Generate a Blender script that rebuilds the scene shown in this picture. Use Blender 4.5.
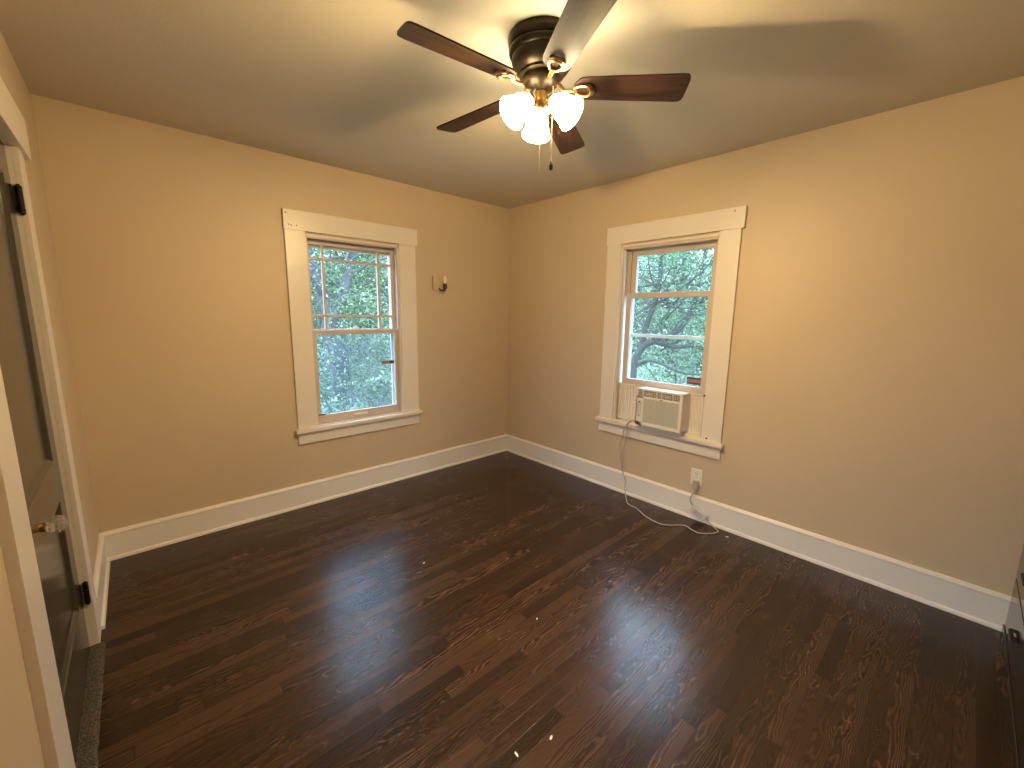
import bpy, bmesh, math, random
from mathutils import Vector, Matrix, noise
rnd = random.Random(7)
sc = bpy.context.scene
COL = sc.collection
for o in list(bpy.data.objects):
    bpy.data.objects.remove(o)

# ------------------------------------------------------------------ camera
F_PX = 419.51
cam_data = bpy.data.cameras.new('camera')
cam_data.sensor_fit = 'HORIZONTAL'; cam_data.sensor_width = 36.0
cam_data.lens = F_PX / 1024 * 36.0
cam_data.clip_start = 0.01; cam_data.clip_end = 300
cam = bpy.data.objects.new('camera', cam_data); COL.objects.link(cam)
_y, _p, _r = 0.7457, -0.1636, 0.0131
Fv = Vector((math.sin(_y)*math.cos(_p), math.cos(_y)*math.cos(_p), math.sin(_p)))
Rv = Vector((math.cos(_y), -math.sin(_y), 0)); Uv = Rv.cross(Fv)
R2 = Rv*math.cos(_r) + Uv*math.sin(_r); U2 = -Rv*math.sin(_r) + Uv*math.cos(_r)
Mx = Matrix((R2, U2, -Fv)).transposed().to_4x4()
Mx.translation = Vector((-2.9613, -3.2786, 1.4583))
cam.matrix_world = Mx
sc.camera = cam

# ------------------------------------------------------------------ world, exposure
sc.view_settings.view_transform = 'Standard'
sc.view_settings.look = 'None'
sc.view_settings.gamma = 1.0
sc.view_settings.use_curve_mapping = False
sc.view_settings.exposure = 0.0
SKY = 2.3            # overcast sky brightness
BULB = 41.0           # watts of each fan bulb
SHADE = 57.0          # glow of the frosted shades
BULB_COL = (1.0, 0.70, 0.29)
w = bpy.data.worlds.new('overcast_sky'); sc.world = w; w.use_nodes = True
nt = w.node_tree; nt.nodes.clear()
wo = nt.nodes.new('ShaderNodeOutputWorld'); bg = nt.nodes.new('ShaderNodeBackground')
tc = nt.nodes.new('ShaderNodeTexCoord'); sx = nt.nodes.new('ShaderNodeSeparateXYZ'); cr = nt.nodes.new('ShaderNodeValToRGB')
cr.color_ramp.elements[0].position = 0.0; cr.color_ramp.elements[0].color = (0.72, 0.91, 1.0, 1)
cr.color_ramp.elements[1].position = 0.8; cr.color_ramp.elements[1].color = (0.56, 0.69, 1.0, 1)
nt.links.new(tc.outputs['Generated'], sx.inputs[0]); nt.links.new(sx.outputs['Z'], cr.inputs[0])
mrw = nt.nodes.new('ShaderNodeMapRange')      # an overcast sky is several times brighter overhead than at the horizon
mrw.inputs[1].default_value = 0.05; mrw.inputs[2].default_value = 0.75; mrw.inputs[3].default_value = SKY; mrw.inputs[4].default_value = SKY*7
nt.links.new(sx.outputs['Z'], mrw.inputs[0]); nt.links.new(mrw.outputs[0], bg.inputs[1])
nt.links.new(cr.outputs[0], bg.inputs[0])
nt.links.new(bg.outputs[0], wo.inputs[0])

# ------------------------------------------------------------------ material helpers
def new_mat(name):
    m = bpy.data.materials.new(name); m.use_nodes = True
    return m, m.node_tree, m.node_tree.nodes['Principled BSDF']
def N(t, kind, **kw):
    n = t.nodes.new(kind)
    for k, v in kw.items(): setattr(n, k, v)
    return n
def math_node(t, op, a, b=None, c=None):
    n = t.nodes.new('ShaderNodeMath'); n.operation = op
    for i, v in enumerate((a, b, c)):
        if v is None: continue
        if isinstance(v, (int, float)): n.inputs[i].default_value = v
        else: t.links.new(v, n.inputs[i])
    return n.outputs[0]
def simple(name, col, rough=0.5, metal=0.0, spec=0.5, bump=0.0, scale=60, var=0.0, coat=0.0):
    m, t, b = new_mat(name)
    b.inputs['Base Color'].default_value = (*col, 1); b.inputs['Roughness'].default_value = rough
    b.inputs['Metallic'].default_value = metal; b.inputs['Specular IOR Level'].default_value = spec
    b.inputs['Coat Weight'].default_value = coat
    tcn = N(t, 'ShaderNodeTexCoord')
    nz = N(t, 'ShaderNodeTexNoise'); nz.inputs['Scale'].default_value = scale; nz.inputs['Detail'].default_value = 4
    t.links.new(tcn.outputs['Object'], nz.inputs['Vector'])
    if var > 0:
        mr = N(t, 'ShaderNodeMapRange'); mr.inputs[3].default_value = 1-var; mr.inputs[4].default_value = 1+var
        nz2 = N(t, 'ShaderNodeTexNoise'); nz2.inputs['Scale'].default_value = scale*0.06; nz2.inputs['Detail'].default_value = 3
        t.links.new(tcn.outputs['Object'], nz2.inputs['Vector'])
        t.links.new(nz2.outputs[0], mr.inputs[0])
        mx = N(t, 'ShaderNodeVectorMath', operation='SCALE'); mx.inputs[0].default_value = col
        t.links.new(mr.outputs[0], mx.inputs['Scale']); t.links.new(mx.outputs[0], b.inputs['Base Color'])
    if bump > 0:
        bp = N(t, 'ShaderNodeBump'); bp.inputs['Strength'].default_value = bump; bp.inputs['Distance'].default_value = 0.002
        t.links.new(nz.outputs[0], bp.inputs['Height']); t.links.new(bp.outputs[0], b.inputs['Normal'])
    return m

M_wall = simple('beige_wall_paint', (0.625, 0.49, 0.35), 0.5, bump=0.35, scale=45, var=0.035)
M_ceil = simple('ceiling_paint', (0.63, 0.565, 0.475), 0.75, bump=0.5, scale=70, var=0.05)
M_trim = simple('cream_trim_paint', (0.80, 0.72, 0.66), 0.32, bump=0.25, scale=30, var=0.03)
M_sash = simple('shaded_sash_paint', (0.60, 0.50, 0.44), 0.35, bump=0.3, scale=30, var=0.04)  # brownish beige, with the shade of the window recess put into the colour
M_base = simple('baseboard_paint', (0.84, 0.79, 0.76), 0.33, bump=0.3, scale=30, var=0.03)
M_door = simple('taupe_gloss_door_paint', (0.062, 0.048, 0.031), 0.2, spec=0.5, bump=0.12, scale=20, var=0.05)
M_door2 = simple('dark_stained_door', (0.022, 0.014, 0.011), 0.12, spec=0.6, bump=0.08, scale=20, var=0.1)
M_iron = simple('black_iron', (0.012, 0.008, 0.006), 0.4, metal=0.4)
M_bronze = simple('oiled_bronze', (0.030, 0.020, 0.011), 0.38, metal=0.7)
M_ironb = simple('antique_bronze_iron', (0.34, 0.22, 0.10), 0.3, metal=1.0)
M_brass = simple('antique_brass', (0.55, 0.38, 0.18), 0.28, metal=1.0)
M_ac = simple('ac_white_plastic', (0.82, 0.77, 0.73), 0.38)
M_acg = simple('ac_grille_plastic', (0.62, 0.59, 0.54), 0.5)
M_acd = simple('ac_louver_dark', (0.16, 0.13, 0.11), 0.5)
M_black = simple('black_plastic', (0.01, 0.009, 0.008), 0.4)
M_plate = simple('ivory_plate', (0.82, 0.78, 0.70), 0.35)
M_vinyl = simple('white_storm_frame', (0.72, 0.76, 0.78), 0.4)
M_cord = simple('grey_white_cord', (0.44, 0.41, 0.39), 0.45)
M_box = simple('breaker_box_plastic', (0.66, 0.64, 0.66), 0.4)
M_sconce = simple('painted_sconce_plate', (0.62, 0.49, 0.33), 0.45)
M_socket = simple('brown_socket', (0.018, 0.010, 0.006), 0.35)
M_chip = simple('paint_chip_white', (0.8, 0.74, 0.6), 0.6)
M_grass = simple('lawn_ground', (0.055, 0.10, 0.05), 0.9, bump=0.6, scale=8, var=0.4)
M_bark = simple('grey_bark', (0.10, 0.105, 0.12), 0.9, bump=1.0, scale=22, var=0.25)
M_bark2 = simple('dark_bark', (0.045, 0.045, 0.04), 0.9, bump=1.0, scale=22, var=0.25)
M_ext = simple('exterior_siding', (0.6, 0.6, 0.58), 0.8)

def blade_mat():
    m, t, b = new_mat('walnut_blade')
    tcn = N(t, 'ShaderNodeTexCoord'); mp = N(t, 'ShaderNodeMapping'); mp.inputs['Scale'].default_value = (3, 45, 45)
    nz = N(t, 'ShaderNodeTexNoise'); nz.inputs['Scale'].default_value = 1.0; nz.inputs['Detail'].default_value = 5
    cr = N(t, 'ShaderNodeValToRGB')
    cr.color_ramp.elements[0].position = 0.35; cr.color_ramp.elements[0].color = (0.013, 0.0065, 0.0045, 1)
    cr.color_ramp.elements[1].position = 0.7; cr.color_ramp.elements[1].color = (0.040, 0.018, 0.011, 1)
    t.links.new(tcn.outputs['Object'], mp.inputs[0]); t.links.new(mp.outputs[0], nz.inputs[0])
    t.links.new(nz.outputs[0], cr.inputs[0]); t.links.new(cr.outputs[0], b.inputs['Base Color'])
    b.inputs['Roughness'].default_value = 0.42; b.inputs['Specular IOR Level'].default_value = 0.25
    return m
M_blade = blade_mat()

def floor_mat():
    m, t, b = new_mat('dark_oak_strip_floor')
    L = t.links
    tcn = N(t, 'ShaderNodeTexCoord'); sp = N(t, 'ShaderNodeSeparateXYZ'); L.new(tcn.outputs['Object'], sp.inputs[0])
    X, Y = sp.outputs['X'], sp.outputs['Y']
    W, LEN = 0.057, 0.72
    row = math_node(t, 'FLOOR', math_node(t, 'DIVIDE', Y, W))
    fy = math_node(t, 'FRACT', math_node(t, 'DIVIDE', Y, W))
    wn = N(t, 'ShaderNodeTexWhiteNoise', noise_dimensions='1D'); L.new(row, wn.inputs['W'])
    rlen = math_node(t, 'MULTIPLY_ADD', wn.outputs['Value'], 0.7, 0.65)
    xs = math_node(t, 'DIVIDE', math_node(t, 'ADD', X, math_node(t, 'MULTIPLY', wn.outputs['Value'], 37.0)), math_node(t, 'MULTIPLY', rlen, LEN))
    colm = math_node(t, 'FLOOR', xs); fx = math_node(t, 'FRACT', xs)
    cb = N(t, 'ShaderNodeCombineXYZ'); L.new(row, cb.inputs[0]); L.new(colm, cb.inputs[1])
    w2 = N(t, 'ShaderNodeTexWhiteNoise', noise_dimensions='2D'); L.new(cb.outputs[0], w2.inputs['Vector'])
    sr = N(t, 'ShaderNodeSeparateColor'); L.new(w2.outputs['Color'], sr.inputs[0])
    r1, r2, r3 = sr.outputs[0], sr.outputs[1], sr.outputs[2]
    # cathedral grain: slice through wavering rings, each board with its own centre
    u = math_node(t, 'SUBTRACT', fy, math_node(t, 'MULTIPLY_ADD', r1, 1.6, -0.3))
    gv = N(t, 'ShaderNodeCombineXYZ'); L.new(math_node(t, 'MULTIPLY_ADD', X, 5.0, math_node(t, 'MULTIPLY', r2, 91.0)), gv.inputs[0])
    L.new(math_node(t, 'MULTIPLY', fy, 1.2), gv.inputs[1]); L.new(math_node(t, 'MULTIPLY', r3, 40.0), gv.inputs[2])
    n1 = N(t, 'ShaderNodeTexNoise'); n1.inputs['Scale'].default_value = 1.0; n1.inputs['Detail'].default_value = 3; L.new(gv.outputs[0], n1.inputs[0])
    n1c = math_node(t, 'SUBTRACT', n1.outputs[0], 0.5)
    slope = math_node(t, 'MULTIPLY', X, math_node(t, 'MULTIPLY_ADD', r2, 3.4, -1.7))
    ring = math_node(t, 'ADD', math_node(t, 'MULTIPLY', math_node(t, 'MULTIPLY', u, u), 1.1),
                     math_node(t, 'ADD', slope, math_node(t, 'MULTIPLY', n1c, 1.1)))
    freq = math_node(t, 'MULTIPLY_ADD', r3, 26.0, 22.0)
    s = math_node(t, 'SINE', math_node(t, 'MULTIPLY', ring, freq))
    s01 = math_node(t, 'POWER', math_node(t, 'MULTIPLY_ADD', s, 0.5, 0.5), 1.6)
    # fine pores stretched along the board
    pv = N(t, 'ShaderNodeCombineXYZ'); L.new(math_node(t, 'MULTIPLY_ADD', X, 9.0, math_node(t, 'MULTIPLY', r3, 17.0)), pv.inputs[0])
    L.new(math_node(t, 'MULTIPLY', Y, 420.0), pv.inputs[1])
    n2 = N(t, 'ShaderNodeTexNoise'); n2.inputs['Scale'].default_value = 1.0; n2.inputs['Detail'].default_value = 3; L.new(pv.outputs[0], n2.inputs[0])
    # how strongly a board shows its grain
    amp = math_node(t, 'MULTIPLY_ADD', math_node(t, 'POWER', r2, 2.0), 0.62, 0.14)
    tone = math_node(t, 'ADD', math_node(t, 'MULTIPLY', math_node(t, 'SUBTRACT', s01, 0.4), amp),
                     math_node(t, 'ADD', math_node(t, 'MULTIPLY', math_node(t, 'SUBTRACT', n2.outputs[0], 0.5), 0.35),
                               math_node(t, 'MULTIPLY_ADD', r1, 0.42, 0.22)))
    ramp = N(t, 'ShaderNodeValToRGB'); e = ramp.color_ramp.elements
    e[0].position = 0.0; e[0].color = (0.010, 0.0042, 0.0022, 1)
    e[1].position = 1.0; e[1].color = (0.115, 0.056, 0.030, 1)
    k = ramp.color_ramp.elements.new(0.45); k.color = (0.038, 0.0165, 0.0085, 1)
    L.new(tone, ramp.inputs[0])
    # dark joints
    def edge(f, wd):
        return math_node(t, 'LESS_THAN', math_node(t, 'MINIMUM', f, math_node(t, 'SUBTRACT', 1.0, f)), wd)
    jy = edge(fy, 0.018); jx = edge(fx, 0.0016)
    j = math_node(t, 'MAXIMUM', jy, jx)
    mx = N(t, 'ShaderNodeMix', data_type='RGBA'); L.new(math_node(t, 'MULTIPLY', j, 0.6), mx.inputs[0])
    L.new(ramp.outputs[0], mx.inputs[6]); mx.inputs[7].default_value = (0.006, 0.003, 0.002, 1)
    L.new(mx.outputs[2], b.inputs['Base Color'])
    nz = N(t, 'ShaderNodeTexNoise'); nz.inputs['Scale'].default_value = 2.2; nz.inputs['Detail'].default_value = 3; L.new(tcn.outputs['Object'], nz.inputs[0])
    rg = math_node(t, 'ADD', math_node(t, 'MULTIPLY_ADD', nz.outputs[0], 0.10, 0.17), math_node(t, 'MULTIPLY', s01, 0.05))
    L.new(rg, b.inputs['Roughness'])
    b.inputs['Specular IOR Level'].default_value = 0.45
    h = math_node(t, 'ADD', math_node(t, 'MULTIPLY', s01, math_node(t, 'MULTIPLY', amp, 0.9)),
                  math_node(t, 'ADD', math_node(t, 'MULTIPLY', n2.outputs[0], 0.25), math_node(t, 'MULTIPLY', j, -1.0)))
    bp = N(t, 'ShaderNodeBump'); bp.inputs['Strength'].default_value = 0.28; bp.inputs['Distance'].default_value = 0.0004
    L.new(h, bp.inputs['Height']); L.new(bp.outputs[0], b.inputs['Normal'])
    return m
M_floor = floor_mat()

def carpet_mat():
    m, t, b = new_mat('grey_brown_carpet')
    tcn = N(t, 'ShaderNodeTexCoord'); v = N(t, 'ShaderNodeTexVoronoi'); v.inputs['Scale'].default_value = 260
    t.links.new(tcn.outputs['Object'], v.inputs[0])
    cr = N(t, 'ShaderNodeValToRGB')
    cr.color_ramp.elements[0].color = (0.03, 0.023, 0.015, 1); cr.color_ramp.elements[1].color = (0.17, 0.135, 0.095, 1)
    sc_ = N(t, 'ShaderNodeSeparateColor'); t.links.new(v.outputs['Color'], sc_.inputs[0]); t.links.new(sc_.outputs[0], cr.inputs[0])
    t.links.new(cr.outputs[0], b.inputs['Base Color']); b.inputs['Roughness'].default_value = 1.0
    bp = N(t, 'ShaderNodeBump'); bp.inputs['Strength'].default_value = 1.0; bp.inputs['Distance'].default_value = 0.004
    t.links.new(v.outputs[0], bp.inputs['Height']); t.links.new(bp.outputs[0], b.inputs['Normal'])
    return m
M_carpet = carpet_mat()

def glass_mat(name, haze, tint=(0.96, 1, 1)):
    m = bpy.data.materials.new(name); m.use_nodes = True; t = m.node_tree; t.nodes.clear()
    o = N(t, 'ShaderNodeOutputMaterial'); tr = N(t, 'ShaderNodeBsdfTransparent'); tr.inputs[0].default_value = (*tint, 1)
    gl = N(t, 'ShaderNodeBsdfGlossy'); gl.inputs['Roughness'].default_value = 0.03
    lw = N(t, 'ShaderNodeLayerWeight'); lw.inputs[0].default_value = 0.5   # Schlick reflectance of one face, the same from both sides
    fr = math_node(t, 'MULTIPLY_ADD', math_node(t, 'POWER', lw.outputs['Facing'], 5.0), 0.9, 0.03)
    mx = N(t, 'ShaderNodeMixShader'); t.links.new(fr, mx.inputs[0]); t.links.new(tr.outputs[0], mx.inputs[1]); t.links.new(gl.outputs[0], mx.inputs[2])
    df = N(t, 'ShaderNodeBsdfTranslucent'); df.inputs[0].default_value = (0.8, 0.85, 0.9, 1)
    m2 = N(t, 'ShaderNodeMixShader')
    tcn = N(t, 'ShaderNodeTexCoord'); nz = N(t, 'ShaderNodeTexNoise'); nz.inputs['Scale'].default_value = 5; t.links.new(tcn.outputs['Object'], nz.inputs[0])
    t.links.new(math_node(t, 'MULTIPLY', nz.outputs[0], haze*2), m2.inputs[0])
    t.links.new(mx.outputs[0], m2.inputs[1]); t.links.new(df.outputs[0], m2.inputs[2]); t.links.new(m2.outputs[0], o.inputs[0])
    return m
M_glass = glass_mat('window_glass', 0.01)
M_screen = glass_mat('dusty_insect_screen', 0.035, (0.86, 0.9, 0.95))

def glow_mat(name, strength):
    m, t, b = new_mat(name)
    b.inputs['Base Color'].default_value = (0.9, 0.85, 0.75, 1); b.inputs['Roughness'].default_value = 0.4
    b.inputs['Emission Color'].default_value = (1.0, 0.80, 0.46, 1); b.inputs['Emission Strength'].default_value = strength
    return m
M_shade = glow_mat('frosted_lit_glass', SHADE)
M_bulb = glow_mat('lit_bulb', SHADE*2)

def crystal_mat():
    m, t, b = new_mat('crystal_knob_glass')
    b.inputs['Base Color'].default_value = (0.95, 0.93, 0.88, 1); b.inputs['Roughness'].default_value = 0.03
    b.inputs['Transmission Weight'].default_value = 0.85; b.inputs['IOR'].default_value = 1.6
    return m
M_crystal = crystal_mat()
M_frost = simple('unlit_frosted_bulb', (0.9, 0.82, 0.68), 0.25)

def leaf_mat(name, c1, c2):
    m = bpy.data.materials.new(name); m.use_nodes = True; t = m.node_tree; t.nodes.clear()
    o = N(t, 'ShaderNodeOutputMaterial')
    g = N(t, 'ShaderNodeNewGeometry')
    cr = N(t, 'ShaderNodeValToRGB'); cr.color_ramp.elements[0].color = (*c1, 1); cr.color_ramp.elements[1].color = (*c2, 1)
    t.links.new(g.outputs['Random Per Island'], cr.inputs[0])
    d = N(t, 'ShaderNodeBsdfDiffuse'); tl = N(t, 'ShaderNodeBsdfTranslucent'); gl = N(t, 'ShaderNodeBsdfGlossy'); gl.inputs['Roughness'].default_value = 0.35
    for q in (d, tl): t.links.new(cr.outputs[0], q.inputs[0])
    a = N(t, 'ShaderNodeMixShader'); a.inputs[0].default_value = 0.45; t.links.new(d.outputs[0], a.inputs[1]); t.links.new(tl.outputs[0], a.inputs[2])
    b_ = N(t, 'ShaderNodeMixShader'); b_.inputs[0].default_value = 0.08; t.links.new(a.outputs[0], b_.inputs[1]); t.links.new(gl.outputs[0], b_.inputs[2])
    t.links.new(b_.outputs[0], o.inputs[0])
    return m
M_leafA = leaf_mat('green_leaves', (0.03, 0.10, 0.06), (0.34, 0.48, 0.24))
M_leafB = leaf_mat('pale_green_leaves', (0.04, 0.13, 0.07), (0.30, 0.45, 0.21))
M_leafC = leaf_mat('deep_green_leaves', (0.02, 0.08, 0.05), (0.14, 0.26, 0.14))

# ------------------------------------------------------------------ mesh helpers
def tag(o, label=None, cat=None, group=None, kind=None):
    if label: o['label'] = label
    if cat: o['category'] = cat
    if group: o['group'] = group
    if kind: o['kind'] = kind
    return o
def empty(name, loc=(0, 0, 0), parent=None, rotz=0):
    e = bpy.data.objects.new(name, None); COL.objects.link(e); e.location = loc; e.rotation_euler[2] = rotz
    e.empty_display_size = 0.1
    if parent: e.parent = parent
    return e
def obj(name, bm, mat, parent=None, smooth=False, loc=None):
    bmesh.ops.recalc_face_normals(bm, faces=bm.faces)
    me = bpy.data.meshes.new(name); bm.to_mesh(me); bm.free()
    me.materials.append(mat)
    if smooth:
        for p in me.polygons: p.use_smooth = True
        try: me.set_sharp_from_angle(angle=math.radians(38))
        except Exception: pass
    o = bpy.data.objects.new(name, me); COL.objects.link(o)
    if parent: o.parent = parent
    if loc: o.location = loc
    return o
def NB(): return bmesh.new()
def box(bm, x0, x1, y0, y1, z0, z1, bev=0.0, mat=None):
    x0, x1 = min(x0, x1), max(x0, x1); y0, y1 = min(y0, y1), max(y0, y1); z0, z1 = min(z0, z1), max(z0, z1)
    r = bmesh.ops.create_cube(bm, size=1.0)
    vs = r['verts']
    for v in vs:
        v.co = Vector(((x0+x1)/2 + v.co.x*(x1-x0), (y0+y1)/2 + v.co.y*(y1-y0), (z0+z1)/2 + v.co.z*(z1-z0)))
    if bev > 0:
        es = {e for v in vs for e in v.link_edges}
        r2 = bmesh.ops.bevel(bm, geom=list(es), offset=bev, segments=2, profile=0.6, affect='EDGES')
        vs = list({v for f in r2['faces'] for v in f.verts} | {v for v in vs if v.is_valid})
    if mat is not None: bmesh.ops.transform(bm, matrix=mat, verts=vs)
    return vs
def lathe(bm, prof, seg=40, mat=None, cap=True):
    rings = []
    for r, z in prof:
        if r < 1e-5: rings.append([bm.verts.new((0, 0, z))])
        else: rings.append([bm.verts.new((r*math.cos(2*math.pi*i/seg), r*math.sin(2*math.pi*i/seg), z)) for i in range(seg)])
    for a, b in zip(rings, rings[1:]):
        for i in range(seg):
            j = (i+1) % seg
            if len(a) == 1 and len(b) == 1: continue
            if len(a) == 1: bm.faces.new((a[0], b[i], b[j]))
            elif len(b) == 1: bm.faces.new((a[i], a[j], b[0]))
            else: bm.faces.new((a[i], a[j], b[j], b[i]))
    if cap:
        for rr in (rings[0], rings[-1]):
            if len(rr) > 2:
                try: bm.faces.new(rr)
                except ValueError: pass
    vs = [v for r in rings for v in r]
    if mat is not None: bmesh.ops.transform(bm, matrix=mat, verts=vs)
    return vs
def catmull(pts, n=8):
    P = [Vector(p) for p in pts]; P = [P[0]*2-P[1]] + P + [P[-1]*2-P[-2]]; out = []
    for i in range(1, len(P)-2):
        for k in range(n):
            t = k/n
            out.append(0.5*((2*P[i]) + (P[i+1]-P[i-1])*t + (2*P[i-1]-5*P[i]+4*P[i+1]-P[i+2])*t*t + (3*P[i]-P[i-1]-3*P[i+1]+P[i+2])*t**3))
    out.append(P[-2]); return out
def tube(bm, pts, rad, seg=8, closed=False):
    n = len(pts); pts = [Vector(p) for p in pts]
    rads = rad if isinstance(rad, (list, tuple)) else [rad]*n
    rings = []; up = Vector((0.13, 0.31, 0.94)).normalized()
    for i, p in enumerate(pts):
        if closed: d = (pts[(i+1) % n]-pts[i-1])
        else: d = (pts[min(i+1, n-1)]-pts[max(i-1, 0)])
        if d.length < 1e-9: d = Vector((0, 0, 1))
        d.normalize(); a = d.cross(up)
        if a.length < 1e-3: a = d.cross(Vector((1, 0, 0)))
        a.normalize(); b = d.cross(a).normalized(); up = a.cross(d).normalized()
        rings.append([bm.verts.new(p + (a*math.cos(2*math.pi*k/seg) + b*math.sin(2*math.pi*k/seg))*rads[i]) for k in range(seg)])
    m = n if closed else n-1
    for i in range(m):
        A, B = rings[i], rings[(i+1) % n]
        for k in range(seg): bm.faces.new((A[k], A[(k+1) % seg], B[(k+1) % seg], B[k]))
    if not closed:
        bm.faces.new(rings[0]); bm.faces.new(rings[-1])
def extrude_profile(bm, prof, p0, p1, out):
    """prof = (distance from wall, height) points; runs from p0 to p1 (xy), out = unit xy pointing into the room"""
    a = [bm.verts.new((p0[0]+out[0]*d, p0[1]+out[1]*d, z)) for d, z in prof]
    b = [bm.verts.new((p1[0]+out[0]*d, p1[1]+out[1]*d, z)) for d, z in prof]
    n = len(prof)
    for i in range(n): bm.faces.new((a[i], a[(i+1) % n], b[(i+1) % n], b[i]))
    bm.faces.new(a); bm.faces.new(b)

H = 2.5; TH = 0.17
XL0 = -3.1815; SL = -0.0135        # the left wall leans out slightly with distance from the far corner
YN = -4.08
WL = 0.60; WH = 2.005
A0, A1 = -1.952, -1.228             # opening of window_1 (x)
B0, B1 = -2.083, -1.332             # opening of window_2 (y)
DS0, DS1, DH = 0.86, 1.735, 2.035   # doorway on the left wall (distance from far corner)
ang = math.atan(-SL)
# local frame on the left wall: x = into the room, y = along the wall toward the camera, z up
dL = Vector((SL, -1, 0)).normalized(); nL = Vector((1, SL, 0)).normalized()
ML = Matrix(((nL.x, dL.x, 0, XL0), (nL.y, dL.y, 0, 0), (0, 0, 1, 0), (0, 0, 0, 1)))
def lbox(bm, t0, t1, s0, s1, z0, z1, bev=0): return box(bm, t0, t1, s0, s1, z0, z1, bev, ML)

# ------------------------------------------------------------------ room shell
bm = NB(); box(bm, -3.75, TH, YN-0.15, TH, -0.12, 0); tag(obj('floor', bm, M_floor), 'dark brown oak strip floor', 'floor', kind='structure')
bm = NB(); box(bm, -3.75, TH, YN-0.15, TH, H, H+0.12); tag(obj('ceiling', bm, M_ceil), 'plain painted ceiling', 'ceiling', kind='structure')
bm = NB()
box(bm, XL0-0.4, A0, 0, TH, 0, H); box(bm, A1, TH, 0, TH, 0, H); box(bm, A0, A1, 0, TH, 0, WL); box(bm, A0, A1, 0, TH, WH, H)
tag(obj('wall_far', bm, M_wall), 'beige wall holding the divided-light window', 'wall', kind='structure')
bm = NB()
box(bm, 0, TH, YN-.15, B0, 0, H); box(bm, 0, TH, B1, 0, 0, H); box(bm, 0, TH, B0, B1, 0, WL); box(bm, 0, TH, B0, B1, WH, H)
tag(obj('wall_right', bm, M_wall), 'beige wall holding the window with the air conditioner', 'wall', kind='structure')
bm = NB()
lbox(bm, -.12, 0, 0, DS0-.02, 0, H); lbox(bm, -.12, 0, DS1+.02, 2.45, 0, H); lbox(bm, -.12, 0, 3.25, 4.2, 0, H)
lbox(bm, -.12, 0, 2.45, 3.25, 0, .62); lbox(bm, -.12, 0, 2.45, 3.25, 2.02, H); lbox(bm, -.12, 0, DS0-.02, DS1+.02, DH+.02, H)
tag(obj('wall_left', bm, M_wall), 'beige wall holding the closet door', 'wall', kind='structure')
bm = NB(); box(bm, -3.35, 0, YN-.15, YN, 0, H)
tag(obj('wall_near', bm, M_wall), 'beige wall beside the photographer', 'wall', kind='structure')

bprof = [(0, 0), (0.030, 0), (0.030, 0.008), (0.026, 0.017), (0.018, 0.021), (0.017, 0.150), (0.021, 0.155), (0.020, 0.163), (0.013, 0.170), (0.008, 0.176), (0, 0.176)]
for nm, p0, p1, out, lb in (
    ('baseboard_far', (XL0-.03, 0), (0, 0), (0, -1), 'cream baseboard below the divided-light window'),
    ('baseboard_right', (0, 0), (0, YN), (-1, 0), 'white baseboard below the air conditioner'),
    ('baseboard_left', (XL0, 0), tuple((ML @ Vector((0, .742, 0)))[:2]), (nL.x, nL.y), 'short cream baseboard beside the closet door'),
    ('baseboard_left', tuple((ML @ Vector((0, 1.90, 0)))[:2]), tuple((ML @ Vector((0, 4.0, 0)))[:2]), (nL.x, nL.y), 'cream baseboard on the near side of the closet door')):
    bm = NB(); extrude_profile(bm, bprof, p0, p1, out); tag(obj(nm, bm, M_base), lb, 'baseboard', kind='structure')

# ------------------------------------------------------------------ windows
# built in a local frame: x along the wall (to the right as seen from inside), y outward through the wall, z up
def window_trim(root, u0, u1, outer0, outer1, nails):
    """flat craftsman casing"""
    bm = NB()
    box(bm, outer0, u0, -.020, 0, 0.602, 2.018, .0015)
    box(bm, u1, outer1, -.020, 0, 0.602, 2.018, .0015)
    obj('side_casing', bm, M_trim, root)
    bm = NB(); box(bm, outer0-.004, outer1+.018, -.026, 0, 2.018, 2.150, .0015)
    o = obj('head_casing', bm, M_trim, root)
    for (x, z) in nails:
        bm = NB(); lathe(bm, [(0, -.002), (.0045, -.001), (.0045, 0)], 8, Matrix.Translation((x, -.0262, z)) @ Matrix.Rotation(-math.pi/2, 4, 'X') @ Matrix.Scale(-1, 4, (0, 0, 1)))
        obj('nail_hole', bm, M_iron, o)
    bm = NB(); box(bm, outer0-.022, outer1+.020, -.050, TH*.35, .575, .602, .004); obj('window_stool', bm, M_trim, root)
    bm = NB(); box(bm, outer0-.004, outer1+.002, -.020, 0, .487, .575, .0015); obj('apron', bm, M_trim, root)
    # jamb liner, stops and blind stop
    bm = NB()
    box(bm, u0, u0+.012, -.002, TH, WL, WH); box(bm, u1-.012, u1, -.002, TH, WL, WH)
    box(bm, u0, u1, -.002, TH, WH-.012, WH); box(bm, u0, u1, .0, TH+.03, WL-.02, WL+.012)
    obj('jamb', bm, M_trim, root)
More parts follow.
